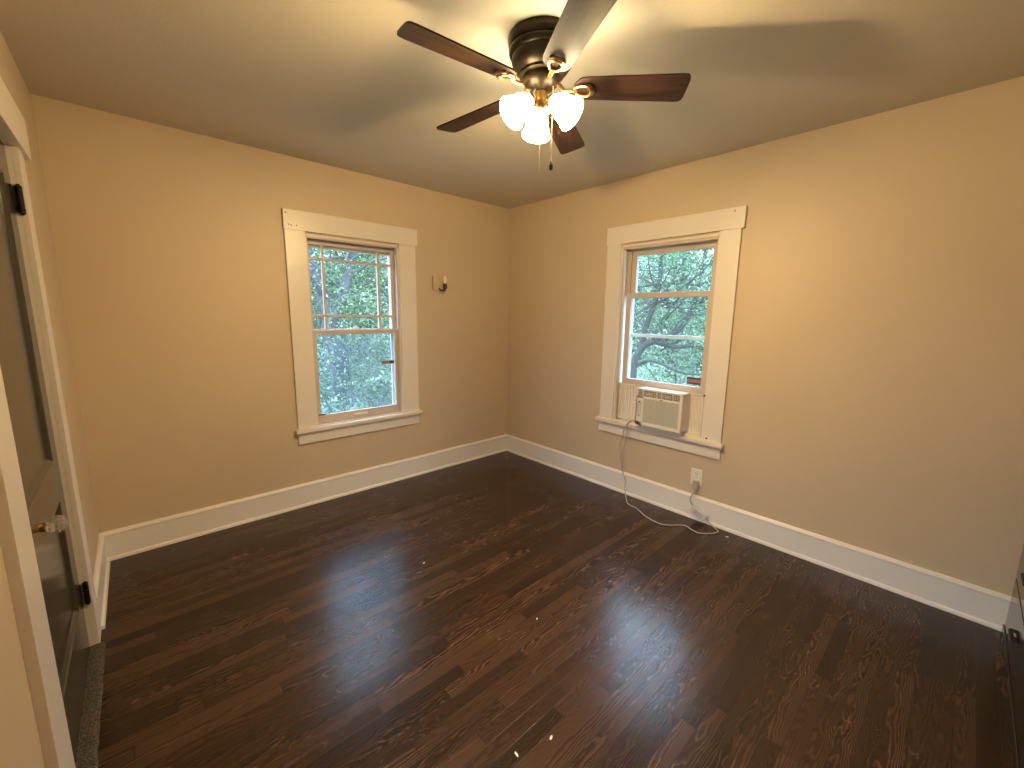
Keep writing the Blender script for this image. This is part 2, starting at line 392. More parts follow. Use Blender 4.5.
def sash(root, name, u0, u1, z0, z1, y, st, top, bot, th=.032, mat=M_sash, munt=None, scr=None, pane=M_glass):
    bm = NB(); b = .003
    box(bm, u0, u0+st, y, y+th, z0, z1, b); box(bm, u1-st, u1, y, y+th, z0, z1, b)
    box(bm, u0+st-.002, u1-st+.002, y+.001, y+th-.001, z1-top, z1-.0005, b); box(bm, u0+st-.002, u1-st+.002, y+.001, y+th-.001, z0+.0005, z0+bot, b)
    if munt:
        for x in munt[0]: box(bm, x-.009, x+.009, y+.004, y+th-.004, z0+bot-.002, z1-top+.002, .002)
        for z in munt[1]: box(bm, u0+st-.002, u1-st+.002, y+.005, y+th-.005, z-.009, z+.009, .002)
    o = obj(name, bm, mat, root)
    bm = NB(); box(bm, u0+st-.004, u1-st+.004, y+th*.45, y+th*.55, z0+bot-.004, z1-top+.004)
    obj('glass_pane', bm, pane, o)
    return o

# window_1 in the far wall: local = world
w1 = empty('window_1'); tag(w1, 'double-hung window with a nine-light divided upper sash', 'window', kind='structure')
window_trim(w1, A0, A1, -2.083, -1.081, [(-2.07, 2.125), (-2.055, 2.050), (-2.040, 2.046), (-2.005, 2.049)])
bm = NB()   # parting stops and the pale head track
box(bm, A0+.012, A0+.020, .0, .018, WL+.012, WH-.012); box(bm, A1-.020, A1-.012, .0, .018, WL+.012, WH-.012)
box(bm, A0+.012, A1-.012, .0, .018, WH-.024, WH-.012); box(bm, A0+.012, A1-.012, .100, .125, 1.93, WH-.012)
obj('stop_bead', bm, M_sash, w1)
us = sash(w1, 'upper_sash', -1.938, -1.242, 1.29, 1.970, .060, .030, .022, .042, munt=([-1.812, -1.378], [1.848, 1.432]))
for e in range(1):
    bm = NB(); lathe(bm, [(0, 0), (.016, .001), (.016, .007), (.009, .010), (.007, .020), (0, .022)], 14, Matrix.Translation((-1.58, .075, 1.332)))
    box(bm, -1.60, -1.555, .068, .078, 1.339, 1.345, .002); obj('sash_lock', bm, M_plate, us)
ls = sash(w1, 'lower_sash', -1.938, -1.242, .614, 1.326, .020, .034, .034, .062, munt=None)
bm = NB(); tube(bm, catmull([(-1.645, .022, .640), (-1.640, .004, .646), (-1.62, -.003, .648), (-1.57, -.003, .649), (-1.55, .004, .648), (-1.545, .022, .644)], 4), .0035, 6)
box(bm, -1.652, -1.538, .015, .0215, .633, .656, .001); obj('sash_lift', bm, M_trim, ls)
bm = NB(); box(bm, -1.392, -1.280, .0335, .0350, 1.034, 1.064); st = obj('warning_sticker', bm, simple('tan_sticker', (0.42, 0.33, 0.26), 0.5), ls)
bm = NB(); box(bm, -1.325, -1.283, .0328, .0334, 1.040, 1.060); box(bm, -1.388, -1.335, .0328, .0334, 1.046, 1.050); obj('dark_print', bm, simple('sticker_print', (0.05, 0.04, 0.05), 0.5), st)
bm = NB(); box(bm, -1.925, -1.870, .018, .034, .676, .684, .002); tag(obj('dark_strip', bm, M_iron, ls), 'dark strip at the lower pane corner')  # solid dark strip across the pane's lower left corner
bm = NB(); box(bm, -1.938, -1.242, .108, .111, .63, 1.30); obj('insect_screen', bm, M_screen, w1)
bm = NB()
for x in (-1.938, -1.266): box(bm, x, x+.024, .100, .116, .62, 1.32)
box(bm, -1.938, -1.242, .100, .116, 1.30, 1.325); box(bm, -1.938, -1.242, .100, .116, .615, .64)
obj('screen_frame', bm, M_vinyl, w1)

# window_2 in the right wall: local x runs toward the camera (-y world)
w2 = empty('window_2', (0, 0, 0), None, -math.pi/2)  # local x -> -world y, local y -> +world x
tag(w2, 'double-hung window with its lower sash raised over the air conditioner', 'window', kind='structure')
b0, b1 = -B1, -B0
window_trim(w2, b0, b1, 1.207, 2.212, [(2.165, 2.128), (2.075, 2.0+.12)][:1])
bm = NB()
box(bm, b0+.012, b0+.024, .0, .026, WL+.012, WH-.012); box(bm, b1-.020, b1-.012, .0, .026, WL+.012, WH-.012)
box(bm, b0+.012, b1-.012, .0, .022, WH-.034, WH-.012); box(bm, b0+.012, b1-.012, .062, .078, WH-.046, WH-.012)
box(bm, b0+.012, b0+.050, .066, .10, 1.62, WH-.04); box(bm, b1-.050, b1-.012, .066, .10, 1.62, WH-.04)
obj('stop_bead', bm, M_sash, w2)
bm = NB(); box(bm, b0+.024, b0+.031, .004, .02, .93, WH-.04); obj('jamb_liner', bm, M_vinyl, w2)
us2 = sash(w2, 'upper_sash', 1.385, 2.055, 1.60, 1.972, .072, .042, .044, .040)
ls2 = sash(w2, 'lower_sash', 1.376, 2.062, .915, 1.640, .030, .042, .038, .046)
bm = NB(); box(bm, 1.914, 2.016, .0435, .0443, .976, 1.028); st = obj('warning_sticker', bm, simple('dark_sticker', (0.07, 0.045, 0.06), 0.5), ls2)
bm = NB(); box(bm, 1.917, 2.013, .0428, .0434, .990, 1.014); obj('sticker_band', bm, simple('red_band', (0.34, 0.18, 0.17), 0.5), st)
# storm window outside
stw = empty('storm_window', (0, 0, 0), w2)
bm = NB()
box(bm, b0+.012, b0+.045, .130, .150, .62, 1.985); box(bm, b1-.045, b1-.012, .130, .150, .62, 1.985)
box(bm, b0+.04, b1-.04, .131, .149, 1.955, 1.985); box(bm, b0+.04, b1-.04, .131, .149, .62, .65); box(bm, b0+.04, b1-.04, .128, .150, 1.292, 1.318, .003)
box(bm, 1.50, 1.56, .122, .130, 1.312, 1.322, .002); box(bm, 1.83, 1.89, .122, .130, 1.312, 1.322, .002)
obj('storm_frame', bm, M_vinyl, stw)
bm = NB(); box(bm, b0+.044, b1-.044, .139, .141, .649, 1.956); obj('glass_pane', bm, M_glass, stw)
# accordion side panels of the air conditioner opening are fixed into the window
def side_panel(u0, u1):
    bm = NB(); n = max(6, int((u1-u0)/.013)); y0, y1 = .030, .040
    pts = [(u0+(u1-u0)*i/n, y0 if i % 2 else y1) for i in range(n+1)]
    a = [bm.verts.new((x, y, .632)) for x, y in pts]; b = [bm.verts.new((x, y, .914)) for x, y in pts]
    for i in range(n): bm.faces.new((a[i], a[i+1], b[i+1], b[i]))
    box(bm, u0, u1, .028, .046, .614, .634, .002); box(bm, u0, u1, .028, .046, .900, .916, .002)
    return obj('accordion_panel', bm, M_trim, w2)
side_panel(b0+.012, 1.600); side_panel(1.955, b1-.012)
bm = NB(); box(bm, 1.955, 2.060, -.004, .028, .602, .618, .002); box(bm, 1.345, 1.40, .0, .028, .602, .612, .002); obj('sill_strip', bm, M_trim, w2)
for (x, y, z) in ((2.075, -.022, .918), (2.115, -.022, .618)):
    bm = NB(); lathe(bm, [(0, -.004), (.005, -.003), (.007, .0), (.006, .004)], 10, Matrix.Translation((x, y, z)) @ Matrix.Rotation(-math.pi/2, 4, 'X')); obj('screw_head', bm, M_iron, w2)

# added_window: unseen, added in the left wall to bring cool daylight low onto the right wall
w3 = empty('added_window'); tag(w3, 'added out-of-view window letting daylight onto the right wall', 'window', kind='structure')
bm = NB()
lbox(bm, -.12, .018, 2.33, 2.45, .60, 2.02); lbox(bm, -.12, .018, 3.25, 3.37, .60, 2.02); lbox(bm, -.0, .024, 2.31, 3.39, 2.02, 2.15); lbox(bm, -.12, .045, 2.31, 3.39, .585, .62); lbox(bm, 0, .018, 2.33, 3.37, .49, .585)
obj('window_frame', bm, M_trim, w3)
bm = NB()
for (sa, sb, za, zb) in ((2.45, 2.49, .62, 2.02), (3.21, 3.25, .62, 2.02), (2.49, 3.21, 1.98, 2.02), (2.49, 3.21, .62, .68), (2.49, 3.21, 1.30, 1.335)): lbox(bm, -.07, -.04, sa, sb, za, zb, .002)
sh3 = obj('sash', bm, M_trim, w3)
bm = NB(); lbox(bm, -.056, -.054, 2.488, 3.212, .678, 1.982); obj('glass_pane', bm, M_glass, sh3)

# ------------------------------------------------------------------ air conditioner (local frame like window_2)
ac = empty('air_conditioner', (-.02, -1.778, .602), None, -math.pi/2)
tag(ac, 'small white window air conditioner sitting in the right window on the sill', 'air conditioner')
ux0, ux1, z0, z1 = -.182, .182, .030, .318     # local x, local z (above the stool)
bm = NB(); box(bm, ux0+.004, ux1-.004, -.058, .20, z0+.004, z1-.004, .006); box(bm, ux0+.02, ux1-.02, -.045, .0, 0.0, z0+.006, .002)
body = obj('body', bm, M_ac, ac)
bm = NB()   # front bezel with openings for louver and grille
Yf = -.080
box(bm, ux0, ux1, Yf+.006, -.058, z0, z1, .006)
for (xa, xb, za, zb) in ((ux0, ux0+.012, z0, z1), (ux1-.022, ux1, z0, z1), (ux0, ux1, z1-.016, z1), (ux0, ux1, z1-.078, z1-.060), (ux0, ux1, z0, z0+.028), (ux0, ux0+.060, z0, z1-.062)):
    box(bm, xa, xb, Yf, Yf+.012, za, zb, .003)
bez = obj('front_bezel', bm, M_ac, ac)
bm = NB()
box(bm, ux0+.012, ux1-.022, Yf+.004, Yf+.0065, z1-.061, z1-.015)
lv = obj('louver_opening', bm, M_acd, ac)
bm = NB()
for i in range(26):
    x = ux0+.020 + i*(.315/25); box(bm, x-.0015, x+.0015, Yf+.001, Yf+.005, z1-.058, z1-.018)
for x in (ux0+.055, ux0+.165, ux0+.205, ux0+.295): box(bm, x-.004, x+.004, Yf-.001, Yf+.005, z1-.060, z1-.016)
for z in (z1-.030, z1-.045): box(bm, ux0+.014, ux1-.024, Yf+.002, Yf+.004, z-.0012, z+.0012)
for x in (ux0+.105, ux0+.250): box(bm, x-.018, x+.018, Yf-.002, Yf+.004, z1-.046, z1-.036, .001)
obj('louver_vanes', bm, M_acg, ac)
bm = NB()
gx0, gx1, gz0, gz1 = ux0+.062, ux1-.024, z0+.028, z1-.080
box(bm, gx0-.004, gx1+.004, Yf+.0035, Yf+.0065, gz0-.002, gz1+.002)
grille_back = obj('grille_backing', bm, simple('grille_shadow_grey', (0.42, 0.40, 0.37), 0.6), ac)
bm = NB()
n = 22
for i in range(n): 
    z = gz0 + (gz1-gz0)*(i+.5)/n; box(bm, gx0, gx1, Yf+.001, Yf+.0045, z-.0018, z+.0018)
for i in range(31):
    x = gx0 + (gx1-gx0)*i/30; box(bm, x-.0008, x+.0008, Yf+.0015, Yf+.0045, gz0, gz1)
for f in (0, .34, .67, 1): x = gx0+(gx1-gx0)*f; box(bm, x-.003, x+.003, Yf-.0005, Yf+.005, gz0, gz1, .001)
obj('intake_grille', bm, M_acg, ac)
bm = NB(); box(bm, ux0+.014, ux0+.052, Yf-.0022, Yf+.001, z0+.062, z1-.088, .001); cp = obj('control_panel', bm, simple('control_sticker', (0.70, 0.67, 0.62), 0.4), ac)
for k, (zz, r) in enumerate(((z1-.106, .006), (z0+.078, .005))):
    bm = NB(); lathe(bm, [(0, -.006), (r*.8, -.006), (r, -.004), (r, 0)], 14, Matrix.Translation((ux0+.032, Yf-.002, zz)) @ Matrix.Rotation(-math.pi/2, 4, 'X')); obj('control_button', bm, M_black, cp)
bm = NB()
for k in range(5):
    zz = z1-.125-k*.017
    box(bm, ux0+.019, ux0+.026, Yf-.0032, Yf-.002, zz, zz+.004); box(bm, ux0+.038, ux0+.046, Yf-.0032, Yf-.002, zz+.001, zz+.005)
obj('control_marks', bm, M_acd, cp)
bm = NB(); box(bm, .012, .035, Yf-.001, Yf+.001, z1-.074, z1-.068); obj('badge', bm, simple('badge_red_brown', (0.35, 0.13, 0.09), 0.4), ac)
# cord: world coordinates, converted to the local frame of the unit
def to_ac(p): return Matrix.Rotation(math.pi/2, 4, 'Z') @ (Vector(p) - Vector((-.02, -1.778, .602)))
cord_pts = [(-.085, -1.605, .650), (-.090, -1.580, .652), (-.096, -1.545, .640), (-.098, -1.505, .575), (-.090, -1.487, .50), (-.085, -1.462, .41), (-.085, -1.492, .335), (-.090, -1.505, .22),
            (-.105, -1.545, .16), (-.125, -1.560, .09), (-.165, -1.608, .012), (-.190, -1.655, .006), (-.200, -1.715, .005), (-.262, -1.824, .005), (-.288, -1.924, .005),
            (-.274, -1.993, .005), (-.182, -2.078, .005), (-.202, -2.150, .005), (-.204, -2.202, .005), (-.140, -2.262, .005), (-.085, -2.275, .005), (-.047, -2.222, .010), (-.040, -2.172, .036)]
bm = NB(); tube(bm, [to_ac(p) for p in catmull(cord_pts, 7)], .0038, 8)
tube(bm, [to_ac(p) for p in catmull([(-.092, -1.560, .648), (-.094, -1.528, .60), (-.088, -1.518, .52), (-.085, -1.505, .42), (-.088, -1.478, .35), (-.092, -1.492, .27), (-.094, -1.512, .215), (-.106, -1.542, .16)], 7)], .0034, 8)
tube(bm, [to_ac(p) for p in catmull([(-.040, -2.068, .108), (-.044, -2.052, .135), (-.046, -2.052, .165), (-.040, -2.070, .205), (-.034, -2.079, .228)], 7)], .0048, 8)
cord = obj('power_cord', bm, M_cord, ac, smooth=True)
bm = NB()   # inline breaker box hanging against the baseboard
mt = Matrix.Rotation(math.pi/2, 4, 'Z') @ Matrix.Translation(-Vector((-.02, -1.778, .602))) @ Matrix.Translation((-.042, -2.118, .070)) @ Matrix.Rotation(math.radians(24), 4, 'X')
box(bm, -.016, .014, -.062, .055, -.025, .025, .007, mt); bb = obj('breaker_box', bm, M_box, cord)
bm = NB(); box(bm, -.0175, -.0155, -.040, .030, -.016, .016, .0005, mt); tag(obj('breaker_label', bm, simple('pinkish_label', (0.60, 0.50, 0.50), 0.5), cord), 'pinkish label')
bm = NB()
mt = Matrix.Rotation(math.pi/2, 4, 'Z') @ Matrix.Translation(-Vector((-.02, -1.778, .602))) @ Matrix.Translation((-.026, -2.072, .262))
box(bm, -.016, .013, -.019, .019, -.030, .034, .006, mt); lathe(bm, [(.006, -.055), (.008, -.05), (.011, -.03), (.012, -.02)], 12, mt); obj('plug', bm, simple('grey_plug', (0.45, 0.42, 0.38), 0.45), cord)

# ------------------------------------------------------------------ outlet
ot = empty('wall_outlet', (0, -2.064, .262)); tag(ot, 'white duplex outlet plate on the right wall above the baseboard', 'outlet')
bm = NB(); box(bm, -.007, 0, -.041, .041, -.010, .112, .003); obj('cover_plate', bm, M_plate, ot)
bm = NB(); box(bm, -.0095, -.006, -.017, .017, .060, .094, .004); rc = obj('receptacle', bm, M_plate, ot)
bm = NB()
for y in (-.007, .007): box(bm, -.0099, -.0093, y-.0012, y+.0012, .076, .087)
lathe(bm, [(.0025, 0), (.0025, .0006)], 8, Matrix.Translation((-.0093, 0, .068)) @ Matrix.Rotation(-math.pi/2, 4, 'Y')); obj('slots', bm, M_black, rc)
bm = NB(); lathe(bm, [(0, .001), (.0035, .0008), (.004, 0)], 10, Matrix.Translation((-.007, 0, .051)) @ Matrix.Rotation(-math.pi/2, 4, 'Y')); obj('screw', bm, M_brass, ot)

# ------------------------------------------------------------------ old wall lamp right of window_1
wl = empty('wall_lamp', (-.872, 0, 1.725)); tag(wl, 'small old wall lamp with bare white bulb right of the divided-light window', 'wall lamp')
bm = NB(); box(bm, -.036, .036, -.022, 0, -.062, .062, .004); obj('back_plate', bm, M_sconce, wl)
bm = NB(); tube(bm, catmull([(.02, -.02, -.045), (.03, -.045, -.062), (.05, -.055, -.060), (.060, -.055, -.045)], 5), .006, 8); obj('arm', bm, M_socket, wl, True)
bm = NB(); lathe(bm, [(0, -.062), (.007, -.06), (.009, -.050), (.017, -.046), (.018, -.010), (.016, -.002), (.013, 0), (0, 0)], 18, Matrix.Translation((.060, -.055, 0)))
tube(bm, [(.060, -.055, -.028), (.088, -.055, -.030)], .003, 6); tube(bm, [(.060, -.055, -.062), (.052, -.06, -.075)], .003, 6); obj('socket', bm, M_socket, wl, True)
bm = NB(); lathe(bm, [(.011, 0), (.013, .010), (.018, .026), (.018, .038), (.013, .055), (.006, .066), (0, .068)], 18, Matrix.Translation((.060, -.055, 0))); tag(obj('bulb', bm, M_frost, wl, True), 'unlit frosted bulb')

# ------------------------------------------------------------------ closet door on the left wall
d1 = empty('door_1', (0, 0, 0)); tag(d1, 'glossy taupe two-panel closet door with crystal knob', 'door', kind='structure')
def panel_door(bm, t0, t1, s0, s1, z0, z1, panels, rec=.012, bev=.022, M=None):
    """slab with sunk panels on its +t face; panels=(s0,s1,z0,z1)"""
    V = lambda t, s, z: bm.verts.new(M @ Vector((t, s, z)) if M else Vector((t, s, z)))
    ss = sorted({s0, s1} | {p[0] for p in panels} | {p[1] for p in panels}); zs = sorted({z0, z1} | {p[2] for p in panels} | {p[3] for p in panels})
    def inpan(a, b, c, d):
        return any(p[0]-1e-6 <= a and b <= p[1]+1e-6 and p[2]-1e-6 <= c and d <= p[3]+1e-6 for p in panels)
    for a, b in zip(ss, ss[1:]):
        for c, d in zip(zs, zs[1:]):
            if not inpan(a, b, c, d): bm.faces.new([V(t1, a, c), V(t1, b, c), V(t1, b, d), V(t1, a, d)])
    for (a, b, c, d) in panels:
        o_ = [(a, c), (b, c), (b, d), (a, d)]; i_ = [(a+.009, c+bev), (b-.009, c+bev), (b-.009, d-bev), (a+.009, d-bev)]
        i2 = [(a+.006, c+.006), (b-.006, c+.006), (b-.006, d-.006), (a+.006, d-.006)]
        for k in range(4):
            l = (k+1) % 4
            bm.faces.new([V(t1, *o_[k]), V(t1, *o_[l]), V(t1-.004, *i2[l]), V(t1-.004, *i2[k])])
            bm.faces.new([V(t1-.004, *i2[k]), V(t1-.004, *i2[l]), V(t1-rec, *i_[l]), V(t1-rec, *i_[k])])
        bm.faces.new([V(t1-rec, *q) for q in i_])
    # sides and back
    c8 = lambda t: [V(t, s0, z0), V(t, s1, z0), V(t, s1, z1), V(t, s0, z1)]
    bm.faces.new(c8(t0)); A = [(s0, z0), (s1, z0), (s1, z1), (s0, z1)]
    for k in range(4):
        l = (k+1) % 4; bm.faces.new([V(t0, *A[k]), V(t0, *A[l]), V(t1, *A[l]), V(t1, *A[k])])
    bmesh.ops.remove_doubles(bm, verts=bm.verts, dist=1e-5)
bm = NB(); panel_door(bm, -.048, -.013, DS0+.003, DS1-.003, .010, DH-.003, [(DS0+.115, 1.600, .25, .725), (DS0+.115, 1.600, .885, DH-.12)], M=ML)
slab = obj('door_slab', bm, M_door, d1)
def lmat(t, s, z): return ML @ Matrix.Translation((t, s, z))
bm = NB(); lathe(bm, [(0, .0), (.026, .0), (.026, .003), (.012, .006), (.010, .030), (.013, .034), (.013, .042), (0, .042)], 20, lmat(-.013, 1.612, .862) @ Matrix.Rotation(math.pi/2, 4, 'Y')); obj('knob_rose', bm, M_brass, d1, True)
bm = NB(); lathe(bm, [(0, .040), (.012, .041), (.020, .048), (.0255, .058), (.0255, .068), (.020, .078), (.011, .083), (0, .084)], 10, lmat(-.013, 1.612, .862) @ Matrix.Rotation(math.pi/2, 4, 'Y')); tag(obj('door_knob', bm, M_crystal, d1), 'faceted crystal knob')
bm = NB(); lbox(bm, -.013, -.010, 1.580, 1.645, .820, .955, .001); obj('lock_plate', bm, M_brass, d1)
bm = NB(); lbox(bm, -.013, -.010, 1.590, 1.635, .69, .775, .001); obj('lower_lock_plate', bm, M_brass, d1)
for zc in (.262, 1.850):
    bm = NB(); lathe(bm, [(.004, -.054), (.006, -.050), (.009, -.048), (.009, .048), (.006, .050), (.004, .054)], 12, lmat(.004, DS0+.004, zc))
    lbox(bm, -.012, .012, DS0-.003, DS0, zc-.045, zc+.045); lbox(bm, -.013, -.010, DS0, DS0+.035, zc-.045, zc+.045); obj('hinge', bm, M_iron, d1)
# closet-side jambs
bm = NB()
lbox(bm, -.12, .0, DS0-.02, DS0, 0, DH); lbox(bm, -.12, .0, DS1, DS1+.02, 0, DH); lbox(bm, -.12, .0, DS0-.02, DS1+.02, DH, DH+.02)
obj('door_jamb', bm, M_trim, d1)
bm = NB()
lbox(bm, 0, .018, .742, DS0, 0, DH, .0015); lbox(bm, 0, .022, DS1, 1.895, 0, DH, .0015)
tag(obj('trim_1', bm, M_trim), 'cream side casings of the closet door', 'trim', kind='structure')
bm = NB(); lbox(bm, 0, .030, .665, 1.95, DH, 2.185, .0015); tag(obj('trim_2', bm, M_trim), 'cream head casing over the closet door', 'trim', kind='structure')
# closet behind the door (back of the doorway)
bm = NB(); lbox(bm, -.42, -.40, .4, 2.2, 0, H); tag(obj('wall_closet', bm, M_wall), 'closet back wall', 'wall', kind='structure')

# carpet strip on the threshold
bm = NB()
n = 60
top = []
for i in range(n+1):
    s = DS0 + (1.74-DS0)*i/n
    w0 = -.020; w1_ = .037 + .004*noise.noise(Vector((s*14, 0, 0)))
    row = []
    for k in range(7):
        f = k/6; t = w0+(w1_-w0)*f; z = .0085 + .0035*math.sin(math.pi*min(1, max(0, f)))**.5 + .0012*noise.noise(Vector((s*90, t*200, 1)))
        if k == 6: z = .003
        row.append(bm.verts.new(ML @ Vector((t, s, z))))
    top.append(row)
for i in range(n):
    for k in range(6): bm.faces.new((top[i][k], top[i][k+1], top[i+1][k+1], top[i+1][k]))
bot = [[bm.verts.new((r[0].co.x, r[0].co.y, .0002)), bm.verts.new((r[-1].co.x, r[-1].co.y, .0002))] for r in top]
for i in range(n):
    bm.faces.new((top[i][0], top[i+1][0], bot[i+1][0], bot[i][0])); bm.faces.new((top[i][6], bot[i][1], bot[i+1][1], top[i+1][6]))
    bm.faces.new((bot[i][0], bot[i+1][0], bot[i+1][1], bot[i][1]))
bm.faces.new(top[0]+[bot[0][1], bot[0][0]]); bm.faces.new(top[-1]+[bot[-1][1], bot[-1][0]])
tag(obj('carpet_strip', bm, M_carpet, smooth=True), 'narrow grey-brown carpet strip on the threshold of the closet door', 'carpet')

# ------------------------------------------------------------------ dark dresser at the right edge of the view
dr = empty('dresser', (-.60, -3.80, 0)); tag(dr, 'dark glossy wooden dresser cut off by the right edge, against the right wall', 'dresser')
def dbox(bm, x0, x1, y0, y1, z0, z1, b=0): return box(bm, x0+.60, x1+.60, y0+3.80, y1+3.80, z0, z1, b)
bm = NB(); dbox(bm, -1.16, -.034, YN+.03, -3.566, .045, .84, .003); dbox(bm, -1.18, -.034, YN+.03, -3.555, .84, .865, .004); obj('body', bm, M_door2, dr)
bm = NB(); dbox(bm, -1.17, -.034, YN+.03, -3.558, .0, .045, .004); obj('plinth', bm, M_door2, dr)
for z0_, z1_ in ((.062, .298), (.310, .560), (.572, .830)):
    bm = NB(); dbox(bm, -1.14, -.060, -3.575, -3.562, z0_, z1_, .004); dw = obj('drawer', bm, M_door2, dr)
    for hx in (-.40,):
        zc = (z0_+z1_)/2
        bm = NB(); tube(bm, [(hx-.055+.6, .236, zc), (hx-.055+.6, .247, zc), (hx-.05+.6, .249, zc), (hx+.05+.6, .249, zc), (hx+.055+.6, .247, zc), (hx+.055+.6, .236, zc)], .008, 10); obj('handle', bm, M_black, dw)

# ------------------------------------------------------------------ ceiling fan
FX, FY = -1.667, -2.023
fan = empty('ceiling_fan', (FX, FY, H)); tag(fan, 'bronze five-blade ceiling fan with three lit bell shades', 'ceiling fan')
def fz(z): return z - H
bm = NB(); lathe(bm, [(0, 0), (.130, 0), (.131, -.006), (.129, -.032), (.124, -.038), (.121, -.040), (.127, -.043), (.128, -.052), (.122, -.063), (.116, -.066),
                     (.117, -.080), (.113, -.095), (.104, -.108), (.090, -.119), (.083, -.122), (.086, -.125), (.086, -.130), (.078, -.133), (0, -.133)], 56)
obj('motor_housing', bm, M_bronze, fan, True)
bm = NB(); lathe(bm, [(0, -.131), (.070, -.131), (.071, -.140), (.066, -.155), (.052, -.170), (.034, -.181), (.026, -.185), (0, -.185)], 40); obj('switch_housing', bm, M_bronze, fan, True)
bm = NB(); lathe(bm, [(0, -.184), (.024, -.184), (.025, -.192), (.022, -.206), (.026, -.226), (.036, -.244), (.040, -.252), (.036, -.256), (0, -.258)], 32); obj('light_hub', bm, M_brass, fan, True)
ZB = 2.329 - H; RT = .557; PH = math.radians(170.22); PITCH = math.radians(-13)
def blade_obj(k):
    a = PH - k*2*math.pi/5
    r0 = .125; L = RT - r0
    bm = NB(); outline = []
    wr, wt = .052, .064          # half-widths at root and tip
    n = 10
    for i in range(n+1):         # rounded root
        t = math.pi/2 + math.pi*i/n
        outline.append((r0 + .045 + .045*math.cos(t), wr*math.sin(t)))
    # lower edge root->tip
    for i in range(1, 8): outline.append((r0+.045+(L-.045-.035)*i/8, -(wr+(wt-wr)*i/8)))
    for i in range(n+1):         # tip, soft corners
        t = -math.pi/2 + math.pi*i/n
        c, s = math.cos(t), math.sin(t)
        e = .45
        outline.append((RT-.035 + .035*abs(c)**e, wt*math.copysign(abs(s)**e, s)))
    for i in range(7, 0, -1): outline.append((r0+.045+(L-.045-.035)*i/8, (wr+(wt-wr)*i/8)))
    top = [bm.verts.new((x, y, .003)) for x, y in outline]; bot = [bm.verts.new((x, y, -.003)) for x, y in outline]
    bm.faces.new(top); bm.faces.new(bot[::-1])
    for i in range(len(outline)): j = (i+1) % len(outline); bm.faces.new((top[i], bot[i], bot[j], top[j]))
    o = obj('fan_blade', bm, M_blade, fan)
    o.matrix_local = Matrix.Translation((0, 0, ZB)) @ Matrix.Rotation(math.radians(3.6), 4, Vector((math.sin(math.radians(215)), -math.cos(math.radians(215)), 0))) @ Matrix.Rotation(a, 4, 'Z') @ Matrix.Rotation(PITCH, 4, 'X')
    # iron: arm from the hub, teardrop ring and pad under the blade
    bm = NB()
    zi = -.008
    tube(bm, catmull([(.055, 0, .030), (.072, 0, .012), (.088, 0, -.008), (.108, 0, -.014), (.128, 0, -.011)], 5), [.008]*21, 8)
    ring = []
    for i in range(28):
        t = 2*math.pi*i/28; x = .158 + .034*math.cos(t); y = .030*math.sin(t)*(0.55+0.45*(1+math.cos(t))/2)
        ring.append((x, y, zi-.005*math.cos(t)-.002))
    tube(bm, ring, .0062, 8, closed=True)
    tube(bm, catmull([(.176, -.027, zi), (.194, -.015, zi-.003), (.201, 0, zi-.004), (.194, .015, zi-.003), (.176, .027, zi)], 4), .006, 8)
    tube(bm, [(.122, 0, -.012), (.142, 0, -.010)], [.009, .005], 8)
    for y in (-.017, .017): lathe(bm, [(0, -.013), (.004, -.012), (.005, -.008), (.005, -.003)], 10, Matrix.Translation((.184, y, 0)))
    ir = obj('blade_iron', bm, M_ironb, o, True)
    return o
for k in range(5): blade_obj(k)
# lamps
def shade_obj(az):
    a = math.radians(az)
    d = Vector((math.cos(a)*.100, math.sin(a)*.100, -.082)).normalized()
    base = Vector((math.cos(a)*.052, math.sin(a)*.052, 2.276-H))
    q = Vector((0, 0, 1)).rotation_difference(d).to_matrix().to_4x4()
    Mt = Matrix.Translation(base) @ q
    bm = NB(); lathe(bm, [(.020, -.012), (.023, -.006), (.024, .006), (.018, .014), (.0, .014)], 20, Mt)
    tube(bm, catmull([(0, 0, -.222), tuple(base*0.55+Vector((0, 0, -.222))*.45+Vector((0, 0, .004))), tuple(base)], 5), .008, 8)
    sk = obj('lamp_socket', bm, M_brass, fan, True)
    bm = NB()
    prof = [(.023, .000), (.026, .006), (.036, .020), (.043, .040), (.047, .062), (.053, .085), (.061, .102), (.0595, .103), (.050, .084), (.044, .062), (.040, .040), (.033, .021), (.022, .006)]
    lathe(bm, prof, 32, Mt, cap=False)
    sh = obj('lamp_shade', bm, M_shade, fan, True)
    bm = NB(); lathe(bm, [(.012, .014), (.013, .030), (.018, .036), (.020, .044), (.016, .052), (.008, .057), (0, .058)], 18, Mt); obj('bulb', bm, M_bulb, sk, True)
    l = bpy.data.lights.new('fan_bulb_light', 'POINT'); l.energy = BULB; l.color = BULB_COL; l.shadow_soft_size = .018
    lo = bpy.data.objects.new('fan_bulb_light', l); COL.objects.link(lo); lo.parent = fan; lo.location = base + d*.080
for az in (166, 287, 52): shade_obj(az)
# pull chains
for (px, py, ztop, zbot, pend) in ((-.037, -.096, 2.290, 2.028, True), (-.031, -.027, 2.245, 2.012, False)):
    bm = NB(); n = int((ztop-zbot)/.006)
    for i in range(n):
        bmesh.ops.create_icosphere(bm, subdivisions=1, radius=.0021, matrix=Matrix.Translation((px, py, ztop-H-i*.006)))
    tube(bm, [(px, py, ztop-H), (px, py, zbot-H)], .0009, 5)
    c = obj('pull_chain', bm, M_brass, fan)
    if pend:
        bm = NB(); lathe(bm, [(0, .006), (.004, .004), (.007, -.006), (.008, -.014), (.006, -.024), (0, -.028)], 14, Matrix.Translation((px, py, zbot-H))); obj('chain_pendant', bm, M_iron, c, True)

